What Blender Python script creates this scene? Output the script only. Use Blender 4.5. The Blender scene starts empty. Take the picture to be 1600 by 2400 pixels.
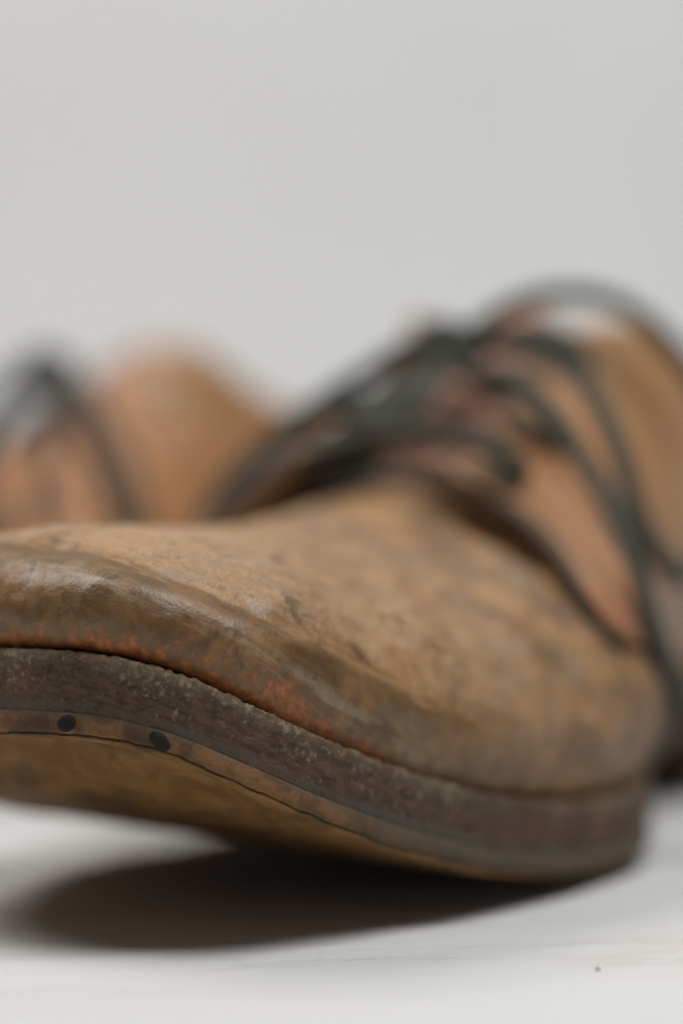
import bpy, bmesh, math, random
import numpy as np
from mathutils import Vector, noise as mnoise

random.seed(7)
scene = bpy.context.scene
COL = scene.collection

# ------------------------------------------------------------------ camera
CAM_H = 0.068            # lens height above the cloth (m)
FPX = 5250.0             # focal length in photo pixels (1600 wide)
cam_d = bpy.data.cameras.new("camera")
cam_d.sensor_fit = 'HORIZONTAL'
cam_d.sensor_width = 15.6
cam_d.lens = FPX / 1600.0 * 15.6
cam_d.clip_start = 0.01
cam_d.clip_end = 50
cam_d.dof.use_dof = True
cam_d.dof.focus_distance = 0.351
cam_d.dof.aperture_fstop = 2.45
cam_d.dof.aperture_blades = 0
cam = bpy.data.objects.new("camera", cam_d)
COL.objects.link(cam)
cam.location = (0, 0, CAM_H)
cam.rotation_euler = (math.radians(90), 0, 0)
scene.camera = cam

# ------------------------------------------------------------------ light
world = bpy.data.worlds.new("World")
scene.world = world
world.use_nodes = True
bg = world.node_tree.nodes["Background"]
bg.inputs[0].default_value = (0.93, 0.97, 1.0, 1)
bg.inputs[1].default_value = 0.07

def area(name, loc, target, size, power, color):
    l = bpy.data.lights.new(name, 'AREA')
    l.shape = 'DISK'
    l.size = size
    l.energy = power
    l.color = color
    o = bpy.data.objects.new(name, l)
    COL.objects.link(o)
    o.location = loc
    d = Vector(target) - Vector(loc)
    o.rotation_euler = d.to_track_quat('-Z', 'Y').to_euler()
    return o

area("ceiling_lamp", (-0.82, 0.74, 1.22), (0, 0.45, 0), 0.75, 11.3, (1.0, 0.965, 0.92))
area("softbox_lamp", (0.36, 0.22, 1.26), (0, 1.15, 0.35), 0.85, 17.2, (0.985, 0.995, 1.0))

vs = scene.view_settings
vs.view_transform = 'Standard'
vs.look = 'None'
vs.exposure = 0
vs.gamma = 1
scene.cycles.use_denoising = True
scene.cycles.max_bounces = 8

# ------------------------------------------------------------------ material helpers
class NT:
    def __init__(self, name):
        self.m = bpy.data.materials.new(name)
        self.m.use_nodes = True
        self.t = self.m.node_tree
        self.n = self.t.nodes
        self.bsdf = self.n["Principled BSDF"]
    def link(self, a, b):
        self.t.links.new(a, b)
    def put(self, sock, v):
        if hasattr(v, 'links') or isinstance(v, bpy.types.NodeSocket):
            self.link(v, sock)
        elif isinstance(v, (tuple, list)) and len(v) == 3 and sock.type == 'RGBA':
            sock.default_value = (*v, 1)
        else:
            sock.default_value = v
    def coord(self, kind='Object'):
        if not hasattr(self, 'tc'):
            self.tc = self.n.new('ShaderNodeTexCoord')
        return self.tc.outputs[kind]
    def mapping(self, vec, scale=(1, 1, 1), loc=(0, 0, 0), rot=(0, 0, 0)):
        m = self.n.new('ShaderNodeMapping')
        self.link(vec, m.inputs[0])
        m.inputs['Scale'].default_value = scale
        m.inputs['Location'].default_value = loc
        m.inputs['Rotation'].default_value = rot
        return m.outputs[0]
    def noise(self, vec, scale, detail=4, rough=0.55, dist=0.0):
        x = self.n.new('ShaderNodeTexNoise')
        self.link(vec, x.inputs['Vector'])
        x.inputs['Scale'].default_value = scale
        x.inputs['Detail'].default_value = detail
        x.inputs['Roughness'].default_value = rough
        x.inputs['Distortion'].default_value = dist
        return x.outputs['Fac']
    def voronoi(self, vec, scale, feature='F1'):
        x = self.n.new('ShaderNodeTexVoronoi')
        x.feature = feature
        self.link(vec, x.inputs['Vector'])
        x.inputs['Scale'].default_value = scale
        return x.outputs['Distance']
    def ramp(self, f, lo, hi, a=0.0, b=1.0):
        x = self.n.new('ShaderNodeMapRange')
        x.interpolation_type = 'SMOOTHSTEP'
        self.put(x.inputs[0], f)
        x.inputs[1].default_value = lo
        x.inputs[2].default_value = hi
        x.inputs[3].default_value = a
        x.inputs[4].default_value = b
        return x.outputs[0]
    def math(self, op, a, b=0.0):
        x = self.n.new('ShaderNodeMath')
        x.operation = op
        self.put(x.inputs[0], a)
        self.put(x.inputs[1], b)
        return x.outputs[0]
    def mix(self, f, a, b):
        x = self.n.new('ShaderNodeMix')
        x.data_type = 'RGBA'
        self.put(x.inputs[0], f)
        self.put(x.inputs[6], a)
        self.put(x.inputs[7], b)
        return x.outputs[2]
    def sep(self, vec):
        x = self.n.new('ShaderNodeSeparateXYZ')
        self.link(vec, x.inputs[0])
        return x.outputs
    def bump(self, h, dist, strength=1.0, normal=None):
        x = self.n.new('ShaderNodeBump')
        x.inputs['Strength'].default_value = strength
        x.inputs['Distance'].default_value = dist
        self.link(h, x.inputs['Height'])
        if normal is not None:
            self.link(normal, x.inputs['Normal'])
        return x.outputs[0]
    def finish(self, col, rough, normal=None, spec=0.5):
        self.put(self.bsdf.inputs['Base Color'], col)
        self.put(self.bsdf.inputs['Roughness'], rough)
        self.bsdf.inputs['Specular IOR Level'].default_value = spec
        if normal is not None:
            self.link(normal, self.bsdf.inputs['Normal'])
        return self.m

def mat_vamp():
    k = NT("worn_vamp_leather")
    ob = k.coord('Object'); uvc = k.coord('UV'); v = k.sep(uvc)[1]
    um = k.n.new('ShaderNodeUVMap'); um.uv_map = "crease"
    rel = k.sep(um.outputs[0])[1]
    xa = k.sep(ob)[0]                                   # metres back from the toe tip
    big = k.noise(ob, 38, 5, 0.6, 0.4)
    mid = k.noise(k.mapping(ob, loc=(3, 1, 2)), 95, 5, 0.62, 0.6)
    fine = k.noise(k.mapping(ob, loc=(1, 5, 2)), 700, 4, 0.6)
    streak = k.noise(k.mapping(um.outputs[0], scale=(2.6, 9, 1)), 3.0, 6, 0.62, 0.5)
    toe = k.ramp(xa, 0.045, 0.085, 1, 0)
    # vamp: golden tan with brown worn blotches
    base = k.mix(k.ramp(mid, 0.36, 0.64), (0.265, 0.138, 0.056), (0.420, 0.228, 0.095))
    base = k.mix(k.ramp(big, 0.42, 0.60), base, (0.480, 0.270, 0.118))
    bl = k.noise(k.mapping(ob, loc=(6, 6, 1)), 70, 4, 0.55, 0.9)
    base = k.mix(k.math('MULTIPLY', k.ramp(bl, 0.46, 0.58, 0, 0.85), k.ramp(xa, 0.05, 0.09)), base, (0.165, 0.095, 0.052))
    base = k.mix(k.ramp(k.noise(k.mapping(ob, loc=(3, 8, 1)), 55, 4, 0.55, 0.9), 0.55, 0.68, 0, 0.6), base, (0.29, 0.215, 0.145))
    # side of the toe: old olive brown polish
    pol = k.mix(k.ramp(mid, 0.35, 0.65), (0.125, 0.063, 0.022), (0.285, 0.150, 0.056))
    pol = k.mix(k.ramp(big, 0.46, 0.6, 0, 0.55), pol, (0.185, 0.115, 0.050))
    wob = k.math('ADD', rel, k.math('MULTIPLY', k.math('SUBTRACT', streak, 0.5), 0.20))
    below = k.ramp(wob, -0.03, 0.06, 1, 0)
    lowside = k.math('MAXIMUM', k.math('MULTIPLY', below, toe), k.ramp(k.math('ADD', v, k.math('MULTIPLY', mid, 0.25)), 0.18, 0.36, 0.65, 0))
    base = k.mix(lowside, base, pol)
    # scuffed toe crown: dull pale dusty leather above the toe crease
    crown = k.math('MULTIPLY', k.ramp(wob, 0.02, 0.14), k.ramp(xa, 0.05, 0.11, 1, 0.25))
    base = k.mix(k.math('MULTIPLY', crown, k.ramp(streak, 0.35, 0.6, 0.15, 0.65)), base, (0.48, 0.315, 0.190))
    # darker line along the crease
    d = k.math('ABSOLUTE', wob)
    base = k.mix(k.math('MULTIPLY', k.math('MULTIPLY', k.ramp(d, 0.0, 0.05, 1, 0), toe), 0.6), base, (0.125, 0.066, 0.026))
    # painted highlight: grey sheen coloured onto the roll under the crease
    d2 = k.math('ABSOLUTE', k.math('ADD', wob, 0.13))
    sheen = k.math('MULTIPLY', k.math('MULTIPLY', k.ramp(d2, 0.0, 0.09, 1, 0), toe), k.ramp(streak, 0.42, 0.6, 0.0, 0.6))
    base = k.mix(sheen, base, (0.36, 0.285, 0.185))
    # dark stains
    st = k.noise(k.mapping(ob, loc=(7, 2, 4)), 130, 4, 0.6, 0.8)
    base = k.mix(k.ramp(st, 0.55, 0.70, 0, 0.75), base, (0.085, 0.045, 0.022))
    # raw red edge where the grain has worn off above the welt
    lim = k.math('MULTIPLY', k.math('ADD', k.math('MULTIPLY', k.ramp(k.noise(k.mapping(ob, loc=(2, 9, 1)), 130, 5, 0.7), 0.36, 0.64), 0.10), 0.045), k.ramp(xa, 0.010, 0.050, 1.1, 0.0))
    edge = k.ramp(k.math('SUBTRACT', lim, v), -0.015, 0.02)
    base = k.mix(k.math('MULTIPLY', edge, k.ramp(mid, 0.3, 0.55, 0.55, 0.95)), base, k.mix(k.ramp(fine, 0.3, 0.7), (0.27, 0.078, 0.020), (0.46, 0.155, 0.042)))
    rusty = k.noise(k.mapping(ob, loc=(4.6, 1, 3)), 85, 4, 0.6, 0.5)
    base = k.mix(k.ramp(rusty, 0.56, 0.72, 0, 0.5), base, (0.30, 0.125, 0.045))
    base = k.mix(k.ramp(fine, 0.35, 0.7, 0.22, 0.0), base, (0.06, 0.035, 0.018))
    pores = k.voronoi(ob, 1700)
    dots = k.voronoi(k.mapping(ob, loc=(0.2, 0.7, 0.1)), 2000)
    base = k.mix(k.math('MULTIPLY', k.ramp(dots, 0.18, 0.42, 0.8, 0), k.math('ADD', k.math('MULTIPLY', crown, 0.7), 0.3)), base, (0.085, 0.045, 0.02))
    # fine scratches running round the toe
    scr = k.noise(k.mapping(uvc, scale=(4, 60, 1), rot=(0, 0, 0.25)), 9, 3, 0.7, 0.3)
    base = k.mix(k.math('MULTIPLY', k.ramp(scr, 0.64, 0.72, 0, 0.5), k.ramp(mid, 0.45, 0.6)), base, (0.40, 0.29, 0.18))
    hgt = k.math('ADD', k.math('MULTIPLY', pores, 0.6), k.math('MULTIPLY', fine, 0.8))
    n1 = k.bump(mid, 0.0014, 0.3)
    n2 = k.bump(hgt, 0.00016, 0.42, n1)
    rough = k.math('ADD', k.ramp(mid, 0.3, 0.7, 0.35, 0.56), k.math('MULTIPLY', crown, 0.12))
    return k.finish(base, rough, n2, 0.45)

def mat_quarter():
    k = NT("orange_tan_quarter_leather")
    ob = k.coord('Object'); uv = k.sep(k.coord('UV')); v = uv[1]
    xa = k.sep(ob)[0]
    big = k.noise(ob, 30, 4, 0.6, 0.4)
    mid = k.noise(k.mapping(ob, loc=(3, 1, 2)), 90, 4, 0.6, 0.5)
    fine = k.noise(ob, 800, 3, 0.6)
    face = k.mix(k.ramp(big, 0.38, 0.62), (0.48, 0.215, 0.090), (0.52, 0.270, 0.135))
    rear = k.mix(k.ramp(big, 0.38, 0.62), (0.390, 0.190, 0.078), (0.460, 0.252, 0.115))
    base = k.mix(k.ramp(k.math('ADD', xa, k.math('MULTIPLY', big, 0.04)), 0.165, 0.215), face, rear)
    base = k.mix(k.math('MULTIPLY', k.ramp(mid, 0.52, 0.70), 0.5), base, (0.33, 0.185, 0.080))
    # scuffed brown low on the side, with a red worn patch above it
    w = k.math('ADD', v, k.math('MULTIPLY', k.math('SUBTRACT', mid, 0.5), 0.25))
    base = k.mix(k.math('MULTIPLY', k.ramp(k.math('ABSOLUTE', k.math('SUBTRACT', w, 0.46)), 0.03, 0.12, 1, 0), k.ramp(xa, 0.135, 0.175, 0.6, 0)), base, (0.32, 0.105, 0.045))
    base = k.mix(k.ramp(w, 0.32, 0.46, 0.85, 0), base, (0.265, 0.155, 0.085))
    n = k.bump(mid, 0.001, 0.3)
    n = k.bump(fine, 0.0002, 0.5, n)
    return k.finish(base, k.ramp(mid, 0.3, 0.7, 0.38, 0.55), n, 0.5)

def mat_tongue():
    k = NT("tongue_leather")
    ob = k.coord('Object')
    mid = k.noise(ob, 120, 4, 0.6, 0.5)
    base = k.mix(k.ramp(mid, 0.35, 0.65), (0.25, 0.115, 0.068), (0.35, 0.175, 0.108))
    return k.finish(base, 0.5, k.bump(mid, 0.001, 0.4))

def mat_lining():
    k = NT("pale_lining_leather")
    ob = k.coord('Object')
    mid = k.noise(ob, 120, 4, 0.6)
    return k.finish(k.mix(mid, (0.36, 0.25, 0.16), (0.46, 0.33, 0.22)), 0.7)

def mat_welt():
    k = NT("weathered_welt_leather")
    ob = k.coord('Object'); uvc = k.coord('UV'); uv = k.sep(uvc); v = uv[1]
    stre = k.noise(k.mapping(uvc, scale=(5.5, 1.3, 1)), 6, 8, 0.72, 0.5)
    patch = k.noise(k.mapping(ob, loc=(1, 2, 8)), 75, 4, 0.6)
    mid = k.noise(ob, 260, 5, 0.65)
    fine = k.noise(ob, 1300, 4, 0.65)
    base = k.mix(k.ramp(stre, 0.34, 0.64), (0.054, 0.029, 0.017), (0.138, 0.082, 0.050))
    base = k.mix(k.ramp(k.noise(k.mapping(ob, loc=(4, 1, 1)), 120, 5, 0.65, 0.4), 0.52, 0.66, 0, 0.65), base, (0.205, 0.090, 0.058))
    base = k.mix(k.ramp(mid, 0.30, 0.46, 0.6, 0), base, (0.040, 0.022, 0.018))
    # olive dust thicker towards the upper lip
    base = k.mix(k.math('MULTIPLY', k.ramp(v, 0.55, 1.0), k.ramp(patch, 0.35, 0.6, 0.1, 0.55)), base, (0.19, 0.145, 0.080))
    # pale dusty fibres
    fl = k.noise(k.mapping(ob, loc=(5, 5, 5)), 1000, 3, 0.7, 0.25)
    thr = k.math('ADD', k.math('MULTIPLY', k.math('SUBTRACT', 1.0, v), -0.12), k.math('MULTIPLY', k.math('SUBTRACT', patch, 0.5), 0.45))
    flecks = k.ramp(k.math('ADD', fl, thr), 0.50, 0.70)
    base = k.mix(k.math('MULTIPLY', flecks, 0.7), base, (0.36, 0.305, 0.195))
    # waxy grey line low on the edge
    g = k.ramp(k.math('ABSOLUTE', k.math('SUBTRACT', k.math('ADD', v, k.math('MULTIPLY', stre, 0.06)), 0.12)), 0.03, 0.13, 1, 0)
    base = k.mix(k.math('MULTIPLY', g, k.ramp(patch, 0.3, 0.65, 0.1, 0.75)), base, (0.130, 0.112, 0.090))
    h = k.math('ADD', k.math('MULTIPLY', fine, 0.6), k.math('MULTIPLY', stre, 1.2))
    n = k.bump(h, 0.0008, 0.8)
    n = k.bump(fl, 0.0006, 0.8, n)
    return k.finish(base, k.ramp(mid, 0.3, 0.7, 0.45, 0.72), n, 0.28)

def mat_outsole():
    k = NT("outsole_leather")
    ob = k.coord('Object'); uv = k.sep(k.coord('UV')); v = uv[1]
    mid = k.noise(ob, 150, 5, 0.62, 0.6)
    fine = k.noise(ob, 900, 4, 0.65)
    und = k.mix(k.ramp(mid, 0.35, 0.65), (0.170, 0.086, 0.029), (0.270, 0.140, 0.050))
    und = k.mix(k.ramp(k.noise(k.mapping(ob, loc=(5, 3, 1)), 60, 4, 0.6, 0.5), 0.48, 0.62, 0, 0.8), und, (0.095, 0.058, 0.024))
    speckle = k.noise(k.mapping(ob, loc=(8, 1, 2)), 300, 5, 0.7)
    side = k.mix(k.ramp(mid, 0.38, 0.62), (0.085, 0.048, 0.026), (0.225, 0.112, 0.046))
    side = k.mix(k.ramp(fine, 0.55, 0.7, 0, 0.5), side, (0.07, 0.05, 0.035))
    side = k.mix(k.ramp(k.sep(ob)[0], 0.012, 0.05, 0, 0.8), side, (0.095, 0.078, 0.050))
    side = k.mix(k.math('MULTIPLY', k.ramp(v, 0.72, 1.0), k.ramp(speckle, 0.3, 0.6, 0.25, 0.75)), side, (0.105, 0.085, 0.064))
    base = k.mix(k.ramp(v, 0.30, 0.36), und, side)
    speck0 = k.noise(k.mapping(ob, loc=(6, 2, 2)), 200, 4, 0.65)
    crack = k.ramp(k.math('ABSOLUTE', k.math('SUBTRACT', k.math('ADD', v, k.math('MULTIPLY', k.math('SUBTRACT', mid, 0.5), 0.10)), 0.33)), 0.015, 0.075, 1, 0)
    base = k.mix(k.math('MULTIPLY', crack, k.ramp(speck0, 0.3, 0.6, 0.4, 0.95)), base, (0.05, 0.04, 0.018))
    speck = k.noise(k.mapping(ob, loc=(2, 2, 2)), 420, 5, 0.7)
    base = k.mix(k.ramp(speck, 0.56, 0.70, 0, 0.5), base, (0.10, 0.07, 0.035))
    n = k.bump(fine, 0.0004, 0.7)
    return k.finish(base, 0.6, n, 0.2)

def mat_lace():
    k = NT("dark_waxed_lace")
    uvm = k.coord('UV')
    w = k.n.new('ShaderNodeTexWave')
    w.bands_direction = 'DIAGONAL'
    w.inputs['Scale'].default_value = 1.0
    k.link(k.mapping(uvm, scale=(6, 12, 1)), w.inputs['Vector'])
    f = k.noise(k.coord('Object'), 900, 3)
    base = k.mix(w.outputs['Fac'], (0.034, 0.037, 0.026), (0.090, 0.092, 0.066))
    base = k.mix(k.ramp(f, 0.5, 0.7, 0, 0.5), base, (0.10, 0.10, 0.08))
    return k.finish(base, 0.6, k.bump(w.outputs['Fac'], 0.0004, 0.8))

def mat_nail():
    k = NT("blackened_nail")
    f = k.noise(k.coord('Object'), 900, 4)
    return k.finish(k.mix(f, (0.006, 0.006, 0.006), (0.022, 0.020, 0.018)), 0.7, k.bump(f, 0.0005, 0.8), 0.25)

def mat_eyelet():
    k = NT("dull_eyelet_metal")
    f = k.noise(k.coord('Object'), 700, 3)
    k.bsdf.inputs['Metallic'].default_value = 0.7
    return k.finish(k.mix(f, (0.05, 0.045, 0.035), (0.13, 0.11, 0.08)), 0.5)

def mat_edge():  # dark rim colour stands in for the shadow gap under the quarter's edge
    k = NT("gap_shadow_edge")
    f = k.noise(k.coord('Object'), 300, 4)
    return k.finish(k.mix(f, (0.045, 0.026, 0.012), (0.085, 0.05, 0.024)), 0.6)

def mat_heel():
    k = NT("dark_heel_stack")
    f = k.noise(k.mapping(k.coord('Object'), scale=(1, 1, 9)), 90, 4)
    return k.finish(k.mix(f, (0.035, 0.022, 0.016), (0.09, 0.055, 0.038)), 0.55, k.bump(f, 0.0006, 0.5))

def mat_cloth():
    k = NT("white_cotton_cloth")
    ob = k.coord('Object')
    big = k.noise(ob, 9, 4, 0.55)
    base = k.mix(big, (0.755, 0.748, 0.735), (0.80, 0.797, 0.785))
    # a few specks and a faint yellow stain
    sp = k.voronoi(k.mapping(ob, loc=(0.3, 0.1, 0)), 120)
    base = k.mix(k.ramp(sp, 0.018, 0.05, 0.55, 0), base, (0.25, 0.22, 0.19))
    m = k.mapping(ob, loc=(-0.054, -0.352, 0), scale=(1, 1, 1))
    ln = k.n.new('ShaderNodeVectorMath'); ln.operation = 'LENGTH'
    k.link(m, ln.inputs[0])
    stain = k.math('MULTIPLY', k.ramp(ln.outputs['Value'], 0.004, 0.028, 1, 0), k.ramp(k.noise(ob, 90, 4), 0.35, 0.6))
    base = k.mix(k.math('MULTIPLY', stain, 0.35), base, (0.62, 0.50, 0.32))
    wx = k.n.new('ShaderNodeTexWave'); wx.bands_direction = 'X'
    wx.inputs['Scale'].default_value = 950; wx.inputs['Distortion'].default_value = 0.6
    k.link(ob, wx.inputs['Vector'])
    wy = k.n.new('ShaderNodeTexWave'); wy.bands_direction = 'Y'
    wy.inputs['Scale'].default_value = 950; wy.inputs['Distortion'].default_value = 0.6
    k.link(ob, wy.inputs['Vector'])
    weave = k.math('ADD', wx.outputs['Fac'], wy.outputs['Fac'])
    base = k.mix(k.ramp(weave, 0.2, 1.6, 0.30, 0.0), base, (0.45, 0.45, 0.46))
    lum = k.noise(ob, 350, 4)
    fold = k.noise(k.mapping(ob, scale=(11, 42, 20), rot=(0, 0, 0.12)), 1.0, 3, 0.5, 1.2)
    n = k.bump(fold, 0.010, 0.5)
    base = k.mix(k.ramp(fold, 0.40, 0.62, 0.35, 0.0), base, (0.70, 0.69, 0.67))  # crease shading painted in: fold hollows get a darker tone
    n = k.bump(lum, 0.0005, 0.35, n)
    n = k.bump(weave, 0.00012, 0.6, n)
    return k.finish(base, 0.9, n, 0.15)

def mat_crumb():
    k = NT("dark_crumb")
    f = k.noise(k.coord('Object'), 900, 3)
    return k.finish(k.mix(f, (0.02, 0.017, 0.014), (0.06, 0.05, 0.04)), 0.8)

M = dict(vamp=mat_vamp(), quarter=mat_quarter(), tongue=mat_tongue(), lining=mat_lining(),
         welt=mat_welt(), outsole=mat_outsole(), lace=mat_lace(), nail=mat_nail(),
         eyelet=mat_eyelet(), heel=mat_heel(), edge=mat_edge(), cloth=mat_cloth(), crumb=mat_crumb())

# ------------------------------------------------------------------ mesh helpers
def mesh_object(name, verts, faces, mat, parent=None, uvs=None, smooth=True, solid=None, rim_mat=None, uv2=None):
    me = bpy.data.meshes.new(name)
    me.from_pydata([tuple(v) for v in verts], [], faces)
    if uvs is not None:
        lay = me.uv_layers.new(name="UVMap")
        idx = np.empty(len(me.loops), dtype=np.int32)
        me.loops.foreach_get("vertex_index", idx)
        lay.data.foreach_set("uv", np.asarray(uvs, dtype=np.float32)[idx].ravel())
        if uv2 is not None:
            l2 = me.uv_layers.new(name="crease")
            l2.data.foreach_set("uv", np.asarray(uv2, dtype=np.float32)[idx].ravel())
    me.materials.append(M[mat])
    bm = bmesh.new(); bm.from_mesh(me)
    bmesh.ops.remove_doubles(bm, verts=bm.verts, dist=2e-6)
    bmesh.ops.recalc_face_normals(bm, faces=bm.faces)
    for f in bm.faces:
        f.smooth = smooth
    bm.to_mesh(me); bm.free()
    o = bpy.data.objects.new(name, me)
    COL.objects.link(o)
    if parent:
        o.parent = parent
    if solid:
        md = o.modifiers.new("thickness", 'SOLIDIFY')
        md.thickness = solid
        md.offset = -1
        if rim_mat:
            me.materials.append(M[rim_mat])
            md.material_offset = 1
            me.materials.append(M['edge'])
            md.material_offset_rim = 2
    return o

def grid_faces(nr, nc, close=False):
    f = []
    for i in range(nr - 1):
        for j in range(nc - (0 if close else 1)):
            j2 = (j + 1) % nc
            f.append((i * nc + j, i * nc + j2, (i + 1) * nc + j2, (i + 1) * nc + j))
    return f

def catmull(P, n, closed=False):
    """n samples, evenly spaced by arc length, of a centripetal-ish spline through P"""
    P = [np.array(p, float) for p in P]
    out = []
    m = len(P)
    segs = m if closed else m - 1
    for i in range(segs):
        if closed:
            p0, p1, p2, p3 = P[(i - 1) % m], P[i], P[(i + 1) % m], P[(i + 2) % m]
        else:
            p1, p2 = P[i], P[i + 1]
            p0 = P[i - 1] if i else 2 * p1 - p2
            p3 = P[i + 2] if i + 2 < m else 2 * p2 - p1
        for t in np.linspace(0, 1, 24, endpoint=False):
            out.append(0.5 * (2 * p1 + (p2 - p0) * t + (2 * p0 - 5 * p1 + 4 * p2 - p3) * t * t + (3 * p1 - p0 - 3 * p2 + p3) * t ** 3))
    out.append(P[0] if closed else P[-1])
    out = np.array(out)
    L = np.r_[0, np.cumsum(np.linalg.norm(np.diff(out, axis=0), axis=1))]
    s = np.linspace(0, L[-1], n, endpoint=not closed)
    return np.stack([np.interp(s, L, out[:, k]) for k in range(out.shape[1])], 1)

def interp(x, tab):
    return np.interp(x, [p[0] for p in tab], [p[1] for p in tab])

def smooth_tab(tab, lo, hi, sigma):
    """a smooth look-up made from a coarse table"""
    xs = np.arange(lo, hi + 0.5, 0.5)
    pad = int(4 * sigma / 0.5)
    ext = np.arange(lo - pad * 0.5, hi + pad * 0.5 + 0.25, 0.5)
    t0, t1 = tab[0], tab[1]; e0, e1 = tab[-2], tab[-1]
    ys = np.interp(ext, [p[0] for p in tab], [p[1] for p in tab])
    ys = np.where(ext < t0[0], t0[1] + (ext - t0[0]) * (t1[1] - t0[1]) / (t1[0] - t0[0]), ys)
    ys = np.where(ext > e1[0], e1[1] + (ext - e1[0]) * (e1[1] - e0[1]) / (e1[0] - e0[0]), ys)
    kx = np.arange(-pad, pad + 1) * 0.5
    ker = np.exp(-0.5 * (kx / sigma) ** 2); ker /= ker.sum()
    sm = np.convolve(ys, ker, mode='valid')
    sm = sm[:len(xs)]
    return lambda x: np.interp(x, xs, sm)

def sstep(a, b, x):
    t = np.clip((x - a) / (b - a), 0.0, 1.0)
    return t * t * (3 - 2 * t)

# ------------------------------------------------------------------ the last (all in mm; a = back from the toe tip, b = towards the arch side)
MED = [(1.5, 13), (7, 25), (19, 35), (40, 42.5), (65, 48.5), (90, 53.5), (112, 56), (130, 54), (150, 46.5), (170, 38),
       (190, 33.5), (215, 32), (245, 33.5), (275, 32), (297, 22)]
LAT = [(0.6, -14), (4.5, -28), (15, -40), (34, -48), (62, -52), (98, -51.5), (130, -48), (160, -43), (190, -38), (220, -35),
       (250, -35), (278, -32), (298, -21)]
CTRL = [(0, 0)] + MED + [(308, 0)] + LAT[::-1]
NOUT = 1600
OUT = catmull(CTRL, NOUT, closed=True)
_d = np.roll(OUT, -1, 0) - np.roll(OUT, 1, 0)
_d /= np.linalg.norm(_d, axis=1)[:, None]
NRM = np.stack([_d[:, 1], -_d[:, 0]], 1)
if np.dot(NRM[0], (-1, 0)) < 0:
    NRM = -NRM
SEG = np.linalg.norm(np.roll(OUT, -1, 0) - OUT, axis=1)
ARC = np.r_[0, np.cumsum(SEG)]
PERIM = ARC[-1]
HEEL = int(np.argmax(OUT[:, 0]))
S_HEEL = ARC[HEEL]

def outline(s):
    """s: signed arc length from toe tip, + towards the arch side"""
    s = np.asarray(s, float) % PERIM
    f = np.interp(s, ARC, np.arange(NOUT + 1))
    i = np.floor(f).astype(int) % NOUT
    j = (i + 1) % NOUT
    w = (f - np.floor(f))[..., None]
    n = NRM[i] * (1 - w) + NRM[j] * w
    return OUT[i] * (1 - w) + OUT[j] * w, n / np.linalg.norm(n, axis=-1)[..., None]

_sm = ARC[:HEEL + 1]; _am = np.maximum.accumulate(OUT[:HEEL + 1, 0])
_sl = (PERIM - ARC[HEEL:NOUT])[::-1]; _al = np.maximum.accumulate(OUT[HEEL:, 0][::-1])
def s_of_a(a, side):
    return np.interp(a, _am, _sm) if side > 0 else np.interp(a, _al, _sl)

zb0 = smooth_tab([(-8, 37.5), (0, 32), (8, 25.4), (20, 18.8), (40, 11.2), (65, 4.2), (90, 0.6), (112, 0), (140, 1.5), (165, 5), (190, 10),
                  (220, 14.5), (310, 16)], -8, 312, 4)
def zbot(a, b):
    tw = 0.10 * sstep(8, 40, a) * (1 - sstep(100, 140, a))
    return zb0(a) + tw * np.maximum(0, -np.asarray(b) - 2) + 0.25

ST = 14.2                                       # thickness of welt + outsole
zc_f = smooth_tab([(20, 64.6), (34, 66.0), (50, 65.6), (70, 65.2), (90, 66.5), (110, 68.5), (130, 72.0), (150, 82.5), (170, 96), (195, 114), (215, 122)], 20, 215, 5)
bc_f = smooth_tab([(20, -12), (50, -10), (80, -6), (130, -7), (170, -7), (200, -5), (215, -5)], 20, 215, 6)

def U(s, t):
    """point of the closed upper over the last: s around the feather line, t from feather to the crest"""
    s = np.asarray(s, float); t = np.asarray(t, float)
    s, t = np.broadcast_arrays(s, t)
    O, n = outline(s)
    a, b = O[..., 0], O[..., 1]
    ac = a + 34 * np.exp(-np.maximum(a, 0) / 34)
    zs = zbot(a, b) + ST
    zc = zc_f(ac); bc = bc_f(ac)
    hh = zc - zs
    ball = sstep(20, 100, a)
    k1 = 8.5 + 8.0 * ball
    p0 = np.stack([a - 3.6 * n[..., 0], b - 3.6 * n[..., 1], zs - 0.4], -1)
    p3 = np.stack([ac, bc, zc], -1)
    far = sstep(-4, -26, b) * (1 - sstep(45, 85, a))
    p1 = np.stack([a + k1 * n[..., 0], b + k1 * n[..., 1], zs + hh * (0.52 - 0.02 * ball + 0.26 * far)], -1)
    r = 0.60 - 0.02 * ball + 0.22 * far
    p2 = p3 + np.stack([(a - ac) * r, (b - bc) * r, -hh * (0.01 + 0.03 * ball)], -1)
    t = t[..., None]
    return (1 - t) ** 3 * p0 + 3 * (1 - t) ** 2 * t * p1 + 3 * (1 - t) * t * t * p2 + t ** 3 * p3

def normals_of(G):
    du = np.gradient(G, axis=1); dv = np.gradient(G, axis=0)
    n = np.cross(du, dv)
    l = np.linalg.norm(n, axis=-1)[..., None]
    n = n / np.maximum(l, 1e-9)
    return n

def fbm(p, sc, seed=0.0):
    return mnoise.fractal(Vector((p[0] * sc + seed, p[1] * sc, p[2] * sc)), 1.0, 2.0, 4, noise_basis='PERLIN_ORIGINAL')

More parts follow.
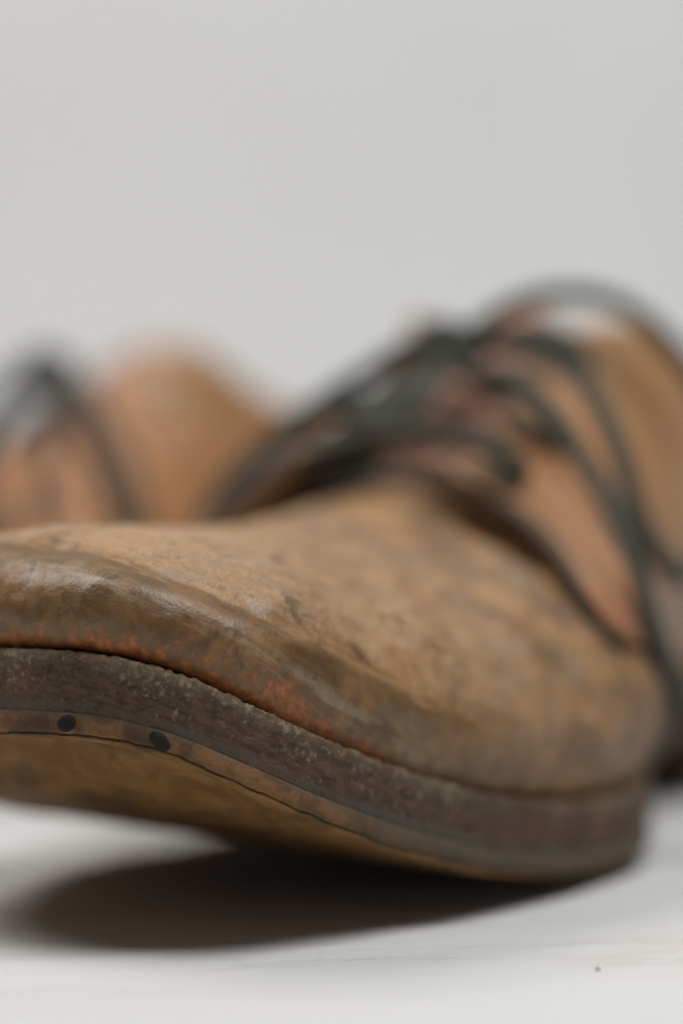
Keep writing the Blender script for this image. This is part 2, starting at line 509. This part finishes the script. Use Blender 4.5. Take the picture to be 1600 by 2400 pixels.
def collar(s, t):
    O, n = outline(s)
    a, b = O[..., 0], O[..., 1]
    zs = zbot(a, b) + ST
    zt = interp(a, [(160, 122), (188, 118), (202, 111), (216, 104.5), (235, 99), (260, 96), (290, 97), (308, 100)])
    ins = interp(a, [(160, 3), (216, 1.0), (250, 3), (285, 5), (308, 5)])
    p0 = np.stack([a - 3.6 * n[..., 0], b - 3.6 * n[..., 1], zs - 0.4], -1)
    p1 = np.stack([a + 9 * n[..., 0], b + 9 * n[..., 1], zs + 28], -1)
    p2 = np.stack([a - (ins - 1) * n[..., 0], b - (ins - 1) * n[..., 1], zt - 30], -1)
    p3 = np.stack([a - ins * n[..., 0], b - ins * n[..., 1], zt], -1)
    t = np.asarray(t)[..., None]
    return (1 - t) ** 3 * p0 + 3 * (1 - t) ** 2 * t * p1 + 3 * (1 - t) * t * t * p2 + t ** 3 * p3

CREASE = [(-120, .45), (-80, .60), (-20, .64), (3, .60), (17, .50), (36, .35), (48, .27), (70, .19), (100, .12)]
crease_f = smooth_tab(CREASE, -200, 200, 6)
GAP = 15.0          # half gap between the facings
_ts = np.linspace(0, 1, 400)
def t_face(s, gap):
    P = U(np.full(400, float(s)), _ts)
    d = np.abs(P[:, 1] - P[-1, 1])
    return float(np.interp(-gap, -d, _ts))

def build_shoe(name, origin, theta, hand, nails, arch):
    """hand = 1: arch side towards +b, -1: mirrored"""
    root = bpy.data.objects.new(name, None)
    COL.objects.link(root)
    root.empty_display_size = 0.05
    root.location = (origin[0], origin[1], 0)
    root.rotation_euler = (0, 0, math.pi / 2 - theta)
    def loc(P):
        P = np.asarray(P, float)
        Q = P.copy()
        Q[..., 1] = -P[..., 1] * hand
        return (Q * 0.001).reshape(-1, 3)

    # ---- soles: rings of a profile swept round the outline, capped underneath and on top
    def layer(lname, prof, mat, rough_amp, v0, v1, smax=None):
        rings, uv = [], []
        n = NOUT
        for (inset, dz, v) in prof:
            pts = OUT - NRM * inset
            z = zbot(OUT[:, 0], OUT[:, 1]) + dz
            P = np.concatenate([pts, z[:, None]], 1)
            if rough_amp > 0 and inset < 2.5:
                amp = rough_amp * (0.15 + 0.85 * float(sstep(6.0, 13.0, dz)))
                for i in range(n):
                    r = fbm(P[i], 0.35, 3.1 + dz * .15) * 0.5 + fbm(P[i], 1.4, 9.0) * 0.35
                    P[i, :2] += NRM[i] * r * amp
                    P[i, 2] += fbm(P[i], 0.8, 17.0) * amp * 0.8
            if 0.7 < dz < 1.3:                 # the seam over the tread wanders a little
                P[:, 2] += np.array([0.55 * fbm(q, 0.05, 31.0) + 0.25 * fbm(q, 0.3, 33.0) for q in P])
            rings.append(P)
            uv.append(np.stack([((ARC[:n] + PERIM / 2) % PERIM - PERIM / 2) / 100, np.full(n, v)], 1))
        nr = len(rings)
        V = np.concatenate(rings); T = np.concatenate(uv)
        F = grid_faces(nr, n, True)
        # caps: strips from side to side
        def cap(ring_i, v):
            nonlocal V, T, F
            base = ring_i * n
            k = 9
            rows = []
            for i in range(0, HEEL + 1):
                j = int(round(n - i * (n - HEEL) / HEEL)) % n
                rows.append((base + i, base + j))
            start = len(V)
            ext, eu = [], []
            for (i, j) in rows:
                for q in range(1, k):
                    f = q / k
                    p = V[i] * (1 - f) + V[j] * f
                    ext.append(p); eu.append((f, v))
            V = np.concatenate([V, np.array(ext)]); T = np.concatenate([T, np.array(eu)])
            for r in range(1, len(rows) - 2):
                def vid(rr, q):
                    return rows[rr][0] if q == 0 else rows[rr][1] if q == k else start + rr * (k - 1) + q - 1
                for q in range(k):
                    F.append((vid(r, q), vid(r + 1, q), vid(r + 1, q + 1), vid(r, q + 1)))
        cap(0, prof[0][2]); cap(nr - 1, prof[-1][2])
        F = [tuple(dict.fromkeys(f)) for f in F]
        F = [f for f in F if len(f) > 2]
        return mesh_object(lname, loc(V), F, mat, root, T)
    layer("outsole", [(9, 0.0, 0.0), (4.5, 0.0, 0.08), (2.4, 0.12, 0.16), (1.1, 0.45, 0.22), (0.5, 0.8, 0.28), (0.9, 1.0, 0.33), (0.35, 1.2, 0.38),
                      (0.15, 2.0, 0.5), (0.15, 3.0, 0.7), (0.35, 4.0, 0.9), (0.6, 4.62, 1.0), (9, 4.62, 1.0)], 'outsole', 0.25, 0, 1)
    layer("welt", [(9, 4.66, 0.0), (0.62, 4.66, 0.0), (0.6, 4.9, 0.03), (0.5, 5.3, 0.07), (0.4, 5.9, 0.13), (0.3, 6.6, 0.2), (0.2, 8.0, 0.36), (0.15, 9.5, 0.52),
                   (0.25, 11, 0.68), (0.1, 12.4, 0.84), (0.15, 13.4, 0.95), (0.45, 14.0, 1.0), (1.1, 14.2, 1.0), (2.2, 14.1, 1.0), (9, 14.0, 1.0)],
          'welt', 0.55, 0, 1)

    # ---- heel block
    hs = np.linspace(s_of_a(232, 1), PERIM - s_of_a(232, -1), 90)
    HO, HN = outline(hs)
    HV = []
    for f, ins in ((0.0, 3.0), (0.03, 2.2), (0.5, 1.2), (0.985, 0.6)):
        top = zbot(HO[:, 0], HO[:, 1]) - 0.05
        HV.append(np.concatenate([HO - HN * ins, (0.3 + (top - 0.3) * f)[:, None]], 1))
    HV = np.concatenate(HV)
    HF = grid_faces(4, 90, True) + [tuple(range(89, -1, -1)), tuple(range(270, 360))]
    mesh_object("heel", loc(HV), HF, 'heel', root, smooth=False)

    # ---- vamp
    nt, ns = 72, 420
    tt = np.linspace(0, 1, nt) ** 1.0
    jj = np.linspace(-1, 1, ns)
    G = np.zeros((nt, ns, 3)); UVs = np.zeros((nt, ns, 2))
    for r, t in enumerate(tt):
        amax = 168 - 38 * sstep(0.15, 0.8, t)
        smed = s_of_a(amax, 1); slat = s_of_a(amax, -1)
        s = np.where(jj >= 0, jj * smed, jj * slat)
        G[r] = U(s, np.full(ns, t))
        UVs[r] = np.stack([s / 100, np.full(ns, t)], 1)
    N = normals_of(G)
    if N[nt // 3, ns // 2, 0] > 0:
        N = -N
    Nf = N.copy(); Nf[-3:] = np.array([0, 0, 1.0])
    TCR = crease_f(np.where(jj >= 0, jj * s_of_a(140, 1), jj * s_of_a(140, -1)))
    disp = np.zeros((nt, ns))
    for r, t in enumerate(tt):
        for c in range(ns):
            p = G[r, c]
            toe = 1 - sstep(50, 95, p[0])
            env = sstep(0.0, 0.12, t) * (1 - sstep(0.9, 1.0, t))
            wob = 0.05 * fbm(p, 0.03, 5.0)
            tc = TCR[c]
            kk = tc / 0.6
            d = toe * (0.55 * kk * math.exp(-((t - tc + 0.15 * kk + wob * kk) / (0.10 * kk)) ** 2) - 0.60 * math.exp(-((t - tc + wob * kk) / (0.065 * (0.4 + 0.6 * kk))) ** 2))
            d += env * (0.9 * fbm(p, 0.045, 1.0) + 0.45 * fbm(p, 0.14, 2.0))
            flex = sstep(60, 85, p[0]) * (1 - sstep(115, 135, p[0]))
            d += env * flex * 0.9 * math.sin(p[0] * 0.42 + 3 * fbm(p, 0.03, 8.0)) * sstep(0.1, 0.4, t) * 0.7
            d += 0.25 * (1 - sstep(0.0, 0.15, t)) * fbm(p, 0.4, 4.0)
            disp[r, c] = d
    G = G + Nf * disp[..., None]
    G[-1, :] = G[-1, :] * 0.5 + G[-1, ::-1] * 0.5
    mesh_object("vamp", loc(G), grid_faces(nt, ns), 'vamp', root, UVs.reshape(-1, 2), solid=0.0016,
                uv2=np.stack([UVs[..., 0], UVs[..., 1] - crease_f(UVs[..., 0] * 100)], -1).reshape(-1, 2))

    _af = smooth_tab([(0, 158), (18, 150), (28, 141), (34, 131), (40, 118), (46, 109.5), (51, 107.5), (58, 109), (66, 112), (74, 116), (82, 119.5), (90, 121), (96, 123), (100, 128)], 0, 100, 2.5)
    AF = lambda t: _af(t * 100)
    # ---- quarters (one each side, meeting at the back seam)
    for side in (1, -1):
        nq, nt = 150, 46
        G = np.zeros((nt, nq, 3)); UVs = np.zeros((nt, nq, 2))
        qs = np.linspace(0, 1, nq) ** 1.25
        s_end = S_HEEL if side > 0 else PERIM - S_HEEL
        for r in range(nt):
            t = r / (nt - 1)
            af = float(AF(t))
            sf = float(s_of_a(af, side))
            for c, q in enumerate(qs):
                s = sf + (s_end - 0.15 - sf) * q
                a = outline(s)[0][0]
                w = float(sstep(184, 212, a))
                lift = 0.4 + 1.5 * sstep(0.15, 0.4, t) + 6.5 * math.exp(-(s - sf) / 9.0) * sstep(0.36, 0.75, t)
                p = np.zeros(3)
                if w < 1:
                    key = round(s, 1)
                    gap = GAP - 2 * sstep(130, 180, a) 
                    tf = TF.setdefault((side, key), None)
                    if tf is None:
                        tf = TF[(side, key)] = t_face(side * key, gap)
                    te = t * tf
                    e = 0.004
                    p0 = U(side * s, te)
                    pa = U(side * (s + 1), te) - p0
                    pt = U(side * s, te + e) - p0
                    n = np.cross(pa, pt) * side
                    n /= np.linalg.norm(n)
                    if n[2] < 0 and te > 0.5: n = -n
                    if n[1] * side < -0.3: n = -n
                    p = p + (1 - w) * (p0 + n * lift)
                if w > 0:
                    p = p + w * collar(side * s, t)
                if side < 0:          # the far facing gapes open and stands up
                    p = p + np.array([0, -1.5, 9.0]) * t ** 4 * (1 - w) * sstep(118, 140, a)
                G[r, c] = p
                UVs[r, c] = (side * s / 100, t)
        for r in range(nt):
            for c in range(nq):
                G[r, c] += 0.35 * np.array([fbm(G[r, c], .03, 1), fbm(G[r, c], .03, 11), fbm(G[r, c], .03, 21)]) * min(1, c / 8) * (c < nq - 1)
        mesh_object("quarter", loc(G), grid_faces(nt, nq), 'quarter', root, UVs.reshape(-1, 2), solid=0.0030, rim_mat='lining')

    # ---- tongue
    na, nb = 50, 25
    G = np.zeros((na, nb, 3))
    for i, a in enumerate(np.linspace(118, 206, na)):
        for j, f in enumerate(np.linspace(-1, 1, nb)):
            side = 1 if f >= 0 else -1
            s = float(s_of_a(a, side))
            wd = abs(f) * 21
            p = U(side * s, t_face(side * s, wd) if wd > 0.01 else 1.0)
            up = -2.2 + 1.2 * sstep(130, 150, a)
            p = p + np.array([0, 0, up - 1.5 * sstep(15, 21, wd)])
            p[2] += 0.5 * fbm(p, 0.08, 3)
            G[i, j] = p
    mesh_object("tongue", loc(G), grid_faces(na, nb), 'tongue', root, solid=0.002)

    # ---- insole seen through the opening
    V = []
    aa = np.linspace(140, 300, 40)
    for a in aa:
        Om, nm = outline(float(s_of_a(a, 1))); Ol, nl = outline(-float(s_of_a(a, -1)))
        for f in np.linspace(0, 1, 8):
            b = (Om[1] - 5) * (1 - f) + (Ol[1] + 5) * f
            V.append((a, b, zbot(a, 0) + ST + 1.5))
    mesh_object("insole", loc(np.array(V)), grid_faces(40, 8), 'lining', root, solid=0.001)

    # ---- nails in the outsole edge
    for s0, dz in nails:
        O, n = outline(s0)
        O = np.array(O); z = zbot(O[0], O[1]) + dz
        tang = np.array([-n[1], n[0]])
        slope = (zb0(O[0] + 1) - zb0(O[0] - 1)) / 2
        V, F = [], []
        prof = [(0.0, 0.40), (0.8, 0.36), (1.3, 0.22), (1.6, 0.0), (1.65, -0.8)]
        m = 14
        for rr, h in prof:
            for q in range(m):
                an = 2 * math.pi * q / m
                rj = rr * (1 + 0.10 * math.sin(2 * an + s0))
                e = rj * math.cos(an)
                V.append((O[0] + n[0] * (h + 0.05) + tang[0] * e, O[1] + n[1] * (h + 0.05) + tang[1] * e, z + rj * 0.85 * math.sin(an) + tang[0] * e * slope))
        mesh_object("nail", loc(np.array(V)), grid_faces(len(prof), m, True), 'nail', root)

    # ---- eyelets, laces
    def on_quarter(a, side, gap, up):
        s = side * float(s_of_a(a, side))
        t = t_face(s, gap)
        p0 = U(s, t)
        n = np.cross(U(s + 0.5, t) - p0, U(s, t + 0.004) - p0)
        n /= np.linalg.norm(n)
        if n[2] < 0: n = -n
        return p0 + n * up, n
    eye = {}
    for a in (138, 163, 188):
        for side in (1, -1):
            c, n = on_quarter(a, side, 26 if a < 180 else 20, 3.6)
            if a < 140: c = c + n * 0.6
            eye[(a, side)] = (c, n)
            x = np.cross(n, (0, 0, 1.0)); x /= np.linalg.norm(x); y = np.cross(n, x)
            V = []
            R, rr = 2.9, 0.75
            for i in range(18):
                A = 2 * math.pi * i / 18
                for j in range(8):
                    B = 2 * math.pi * j / 8
                    V.append(c + (x * math.cos(A) + y * math.sin(A)) * (R + rr * math.cos(B)) + n * (rr * 0.7 * math.sin(B)))
            F = []
            for i in range(18):
                for j in range(8):
                    F.append((i * 8 + j, ((i + 1) % 18) * 8 + j, ((i + 1) % 18) * 8 + (j + 1) % 8, i * 8 + (j + 1) % 8))
            mesh_object("eyelet", loc(np.array(V)), F, 'eyelet', root)

    def tube(tname, pts, r=2.5 if arch else 2.1, flat=0.85):
        n = max(24, int(len(pts) * 14))
        C = catmull(pts, n)
        m = 10
        up = np.array([0.3, 0.2, 0.9])
        V, T = [], []
        L = 0
        for i in range(n):
            tg = C[min(i + 1, n - 1)] - C[max(i - 1, 0)]
            tg /= np.linalg.norm(tg)
            up = up - tg * np.dot(up, tg); up /= np.linalg.norm(up)
            sd = np.cross(tg, up)
            if i: L += np.linalg.norm(C[i] - C[i - 1])
            k = 1.0 if 0 < i < n - 1 else 0.55
            for q in range(m):
                A = 2 * math.pi * q / m
                V.append(C[i] + (up * math.sin(A) * flat + sd * math.cos(A)) * r * k * (1 + 0.06 * math.sin(L * 1.3)))
                T.append((L / 10, q / m))
        F = grid_faces(n, m, True) + [tuple(range(m - 1, -1, -1)), tuple(range((n - 1) * m, n * m))]
        return mesh_object(tname, loc(np.array(V)), F, 'lace', root, T)

    order = [138, 163, 188]
    for i, a in enumerate(order):
        cm, nm = eye[(a, 1)]; cl, nl = eye[(a, -1)]
        mid = (cm + cl) / 2 + np.array([2, 0, 3.5])
        q1 = cm * 0.72 + cl * 0.28 + np.array([0.5, 0, 3.2]); q2 = cm * 0.28 + cl * 0.72 + np.array([0.5, 0, 3.2])
        if i == 0:
            tube("lace_strand", [cm - nm * 3, cm + nm * 1.8, q1, mid, q2, cl + nl * 1.8, cl - nl * 3])
        else:
            pm, pn = eye[(order[i - 1], 1)]; pl, pln = eye[(order[i - 1], -1)]
            for (c0, n0, c1, n1, hgt) in ((pl, pln, cm, nm, 3.0),) if i == 1 else ((pl, pln, cm, nm, 3.0), (pm, pn, cl, nl, 6.6)):
                w = [c0 * (1 - f) + c1 * f + np.array([0, 0, hgt * math.sin(f * math.pi) + 1.2]) for f in (0.28, 0.5, 0.72)]
                tube("lace_strand", [c0 - n0 * 3.5 + np.array([1.5, 0, 0])] + w + [c1 + n1 * 1.8, c1 - n1 * 3])
    # bow on top; positions read off the photograph at the depth of the instep, stored in shoe coordinates
    def px(x, y, d):
        R = (x - 800.0) * d / FPX; z = CAM_H * 1000 - (y - 1200.0) * d / FPX
        dr = R - origin[0] * 1000; dd = d - origin[1] * 1000
        st, ct = math.sin(theta), math.cos(theta)
        return np.array([dr * st + dd * ct, (dr * ct - dd * st) * hand, z])
    K = px(1050, 830, 499) if arch else px(110, 885, 622)
    tube("lace_knot", [K + np.array(v, float) for v in ((-4, 5, -3), (-5, 0, 2), (-2, -5, 4), (3, -3, 4), (4, 3, 3), (0, 6, 1), (-4, 3, -2), (-3, -3, -3), (2, -5, -1))], 2.5, 1.0)
    tube("lace_knot", [K + np.array(v, float) for v in ((4, -7, 2), (0, -4, 5), (-3, 1, 5.5), (-2, 6, 3), (2, 6, 0), (5, 1, -2))], 2.4, 1.0)
    if not arch:
        tube("lace_end", [K, px(150, 930, 604), px(125, 1000, 592), px(106, 1100, 582), px(96, 1210, 574), px(84, 1350, 566), px(50, 1540, 566), px(0, 1640, 566), px(-80, 1650, 566)])
        tube("lace_loop", [K, px(190, 905, 608), px(250, 990, 598), px(300, 1090, 590), px(335, 1210, 583), px(350, 1330, 578), px(335, 1370, 578), px(318, 1310, 582), px(285, 1200, 588), px(205, 1000, 600), px(150, 915, 610), K])
        tube("lace_loop", [K, px(60, 865, 622), px(10, 905, 628), px(-40, 990, 634), px(-70, 1060, 630), px(-40, 1040, 616), px(10, 950, 612), px(60, 900, 616), K])
        return root
    tube("lace_loop", [K, px(1110, 775, 500), px(1210, 712, 503), px(1330, 688, 508), px(1450, 712, 511), px(1560, 795, 511), px(1650, 920, 514), px(1690, 1100, 504),
                       px(1660, 1290, 492), px(1590, 1350, 470), px(1515, 1260, 462), px(1478, 1150, 463), px(1440, 1030, 468), px(1380, 915, 475), px(1290, 830, 482), px(1170, 805, 490), K])
    tube("lace_loop", [K, px(960, 815, 502), px(850, 880, 506), px(740, 950, 507), px(640, 1030, 512), px(540, 1130, 522), px(480, 1230, 527), px(455, 1300, 520),
                       px(470, 1290, 500), px(530, 1170, 492), px(620, 1085, 489), px(720, 1075, 486), px(820, 1040, 485), px(900, 960, 488), px(980, 890, 492), K])
    tube("lace_strand", [px(1222, 1104, 452), px(1200, 1082, 447), px(1120, 1040, 448), px(1010, 1018, 455), px(900, 1015, 466), px(800, 1050, 476), px(700, 1085, 482), px(620, 1110, 488)], 2.3)
    tube("lace_strand", [px(1352, 832, 492), px(1335, 800, 486), px(1260, 780, 486), px(1160, 795, 489), K], 2.3)
    tube("lace_strand", [K, px(1010, 900, 484), px(960, 960, 476), px(900, 985, 478), px(800, 960, 494), px(720, 985, 505), px(660, 1050, 512)], 2.3)
    tube("lace_end", [K, px(1120, 875, 484), px(1210, 885, 476), px(1290, 960, 465), px(1365, 1075, 455), px(1430, 1185, 447), px(1487, 1320, 441), px(1522, 1450, 439), px(1565, 1570, 441),
                      px(1620, 1700, 447), px(1680, 1860, 455), px(1730, 1955, 462), px(1800, 1962, 462)])
    tube("lace_end", [K, px(985, 905, 494), px(900, 955, 496), px(830, 935, 507), px(760, 960, 514), px(690, 1050, 522), px(640, 1180, 528), px(610, 1330, 532), px(590, 1480, 534), px(560, 1560, 536),
                      px(520, 1830, 545), px(480, 1860, 550)])
    return root

TF = {}
THETA = math.radians(27)
FRONT = (-0.046, 0.352)

# ------------------------------------------------------------------ cloth: table part, sweep and wall in one sheet
def cloth():
    xs = np.concatenate([np.linspace(-3.0, -0.22, 40), np.linspace(-0.2, 0.2, 120), np.linspace(0.22, 3.0, 40)])
    prof = []
    for y in np.concatenate([np.linspace(-0.9, 0.2, 14), np.linspace(0.21, 0.75, 150), np.linspace(0.77, 1.35, 20)]):
        prof.append((y, 0.0))
    for an in np.linspace(6, 90, 15):
        A = math.radians(an); prof.append((1.35 + 0.35 * math.sin(A), 0.35 * (1 - math.cos(A))))
    for z in np.linspace(0.42, 2.0, 14):
        prof.append((1.70, z))
    V, F = [], []
    for (y, z) in prof:
        for x in xs:
            h = 0.0
            p = Vector((x, y, z))
            h += 0.0014 * mnoise.noise(Vector((x * 9 + y * 4, y * 26 - x * 5, 0.3)))
            h += 0.0006 * mnoise.noise(Vector((x * 25 + 7, y * 80 - x * 22, 1.3))) + 0.00022 * mnoise.noise(Vector((x * 70 + 7, y * 220 - x * 50, 4.3)))
            h -= 0.0018
            if z > 0:
                V.append((x, y + 0.02 * mnoise.noise(Vector((x * 2.2, z * 1.2, 3.0))), z + h))
            else:
                V.append((x, y, z + min(h, 0)))
    F = grid_faces(len(prof), len(xs))
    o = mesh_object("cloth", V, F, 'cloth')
    o["kind"] = "structure"
    o["label"] = "white cotton cloth sweeping from table up behind the shoes"
    return o
cloth()

front = build_shoe("leather_shoe", FRONT, THETA, 1, [(3.2, 2.9), (18.8, 2.9)], True)
front["label"] = "worn tan leather shoe with upturned toe, two black nails in its sole edge"
front["category"] = "shoe"
front["group"] = "pair of worn leather shoes"

BACK = (-0.187, 0.495)
back = build_shoe("leather_shoe", BACK, math.radians(38), -1, [(3.2, 2.9), (18.8, 2.9)], False)
back["label"] = "tan leather laced shoe standing behind the shoe with the upturned nailed toe"
back["category"] = "shoe"
back["group"] = "pair of worn leather shoes"

# ------------------------------------------------------------------ a crumb on the cloth
bm = bmesh.new()
bmesh.ops.create_icosphere(bm, subdivisions=2, radius=0.00027)
for v in bm.verts:
    v.co *= 1 + 0.5 * mnoise.noise(v.co * 3000)
    v.co.x *= 1.5; v.co.z *= 0.7
me = bpy.data.meshes.new("crumb"); bm.to_mesh(me); bm.free()
me.materials.append(M['crumb'])
cr = bpy.data.objects.new("crumb", me); COL.objects.link(cr)
cr.location = (0.0386, 0.338, -0.0010)
cr["label"] = "tiny dark crumb on the white cloth before the shoe"
cr["category"] = "crumb"
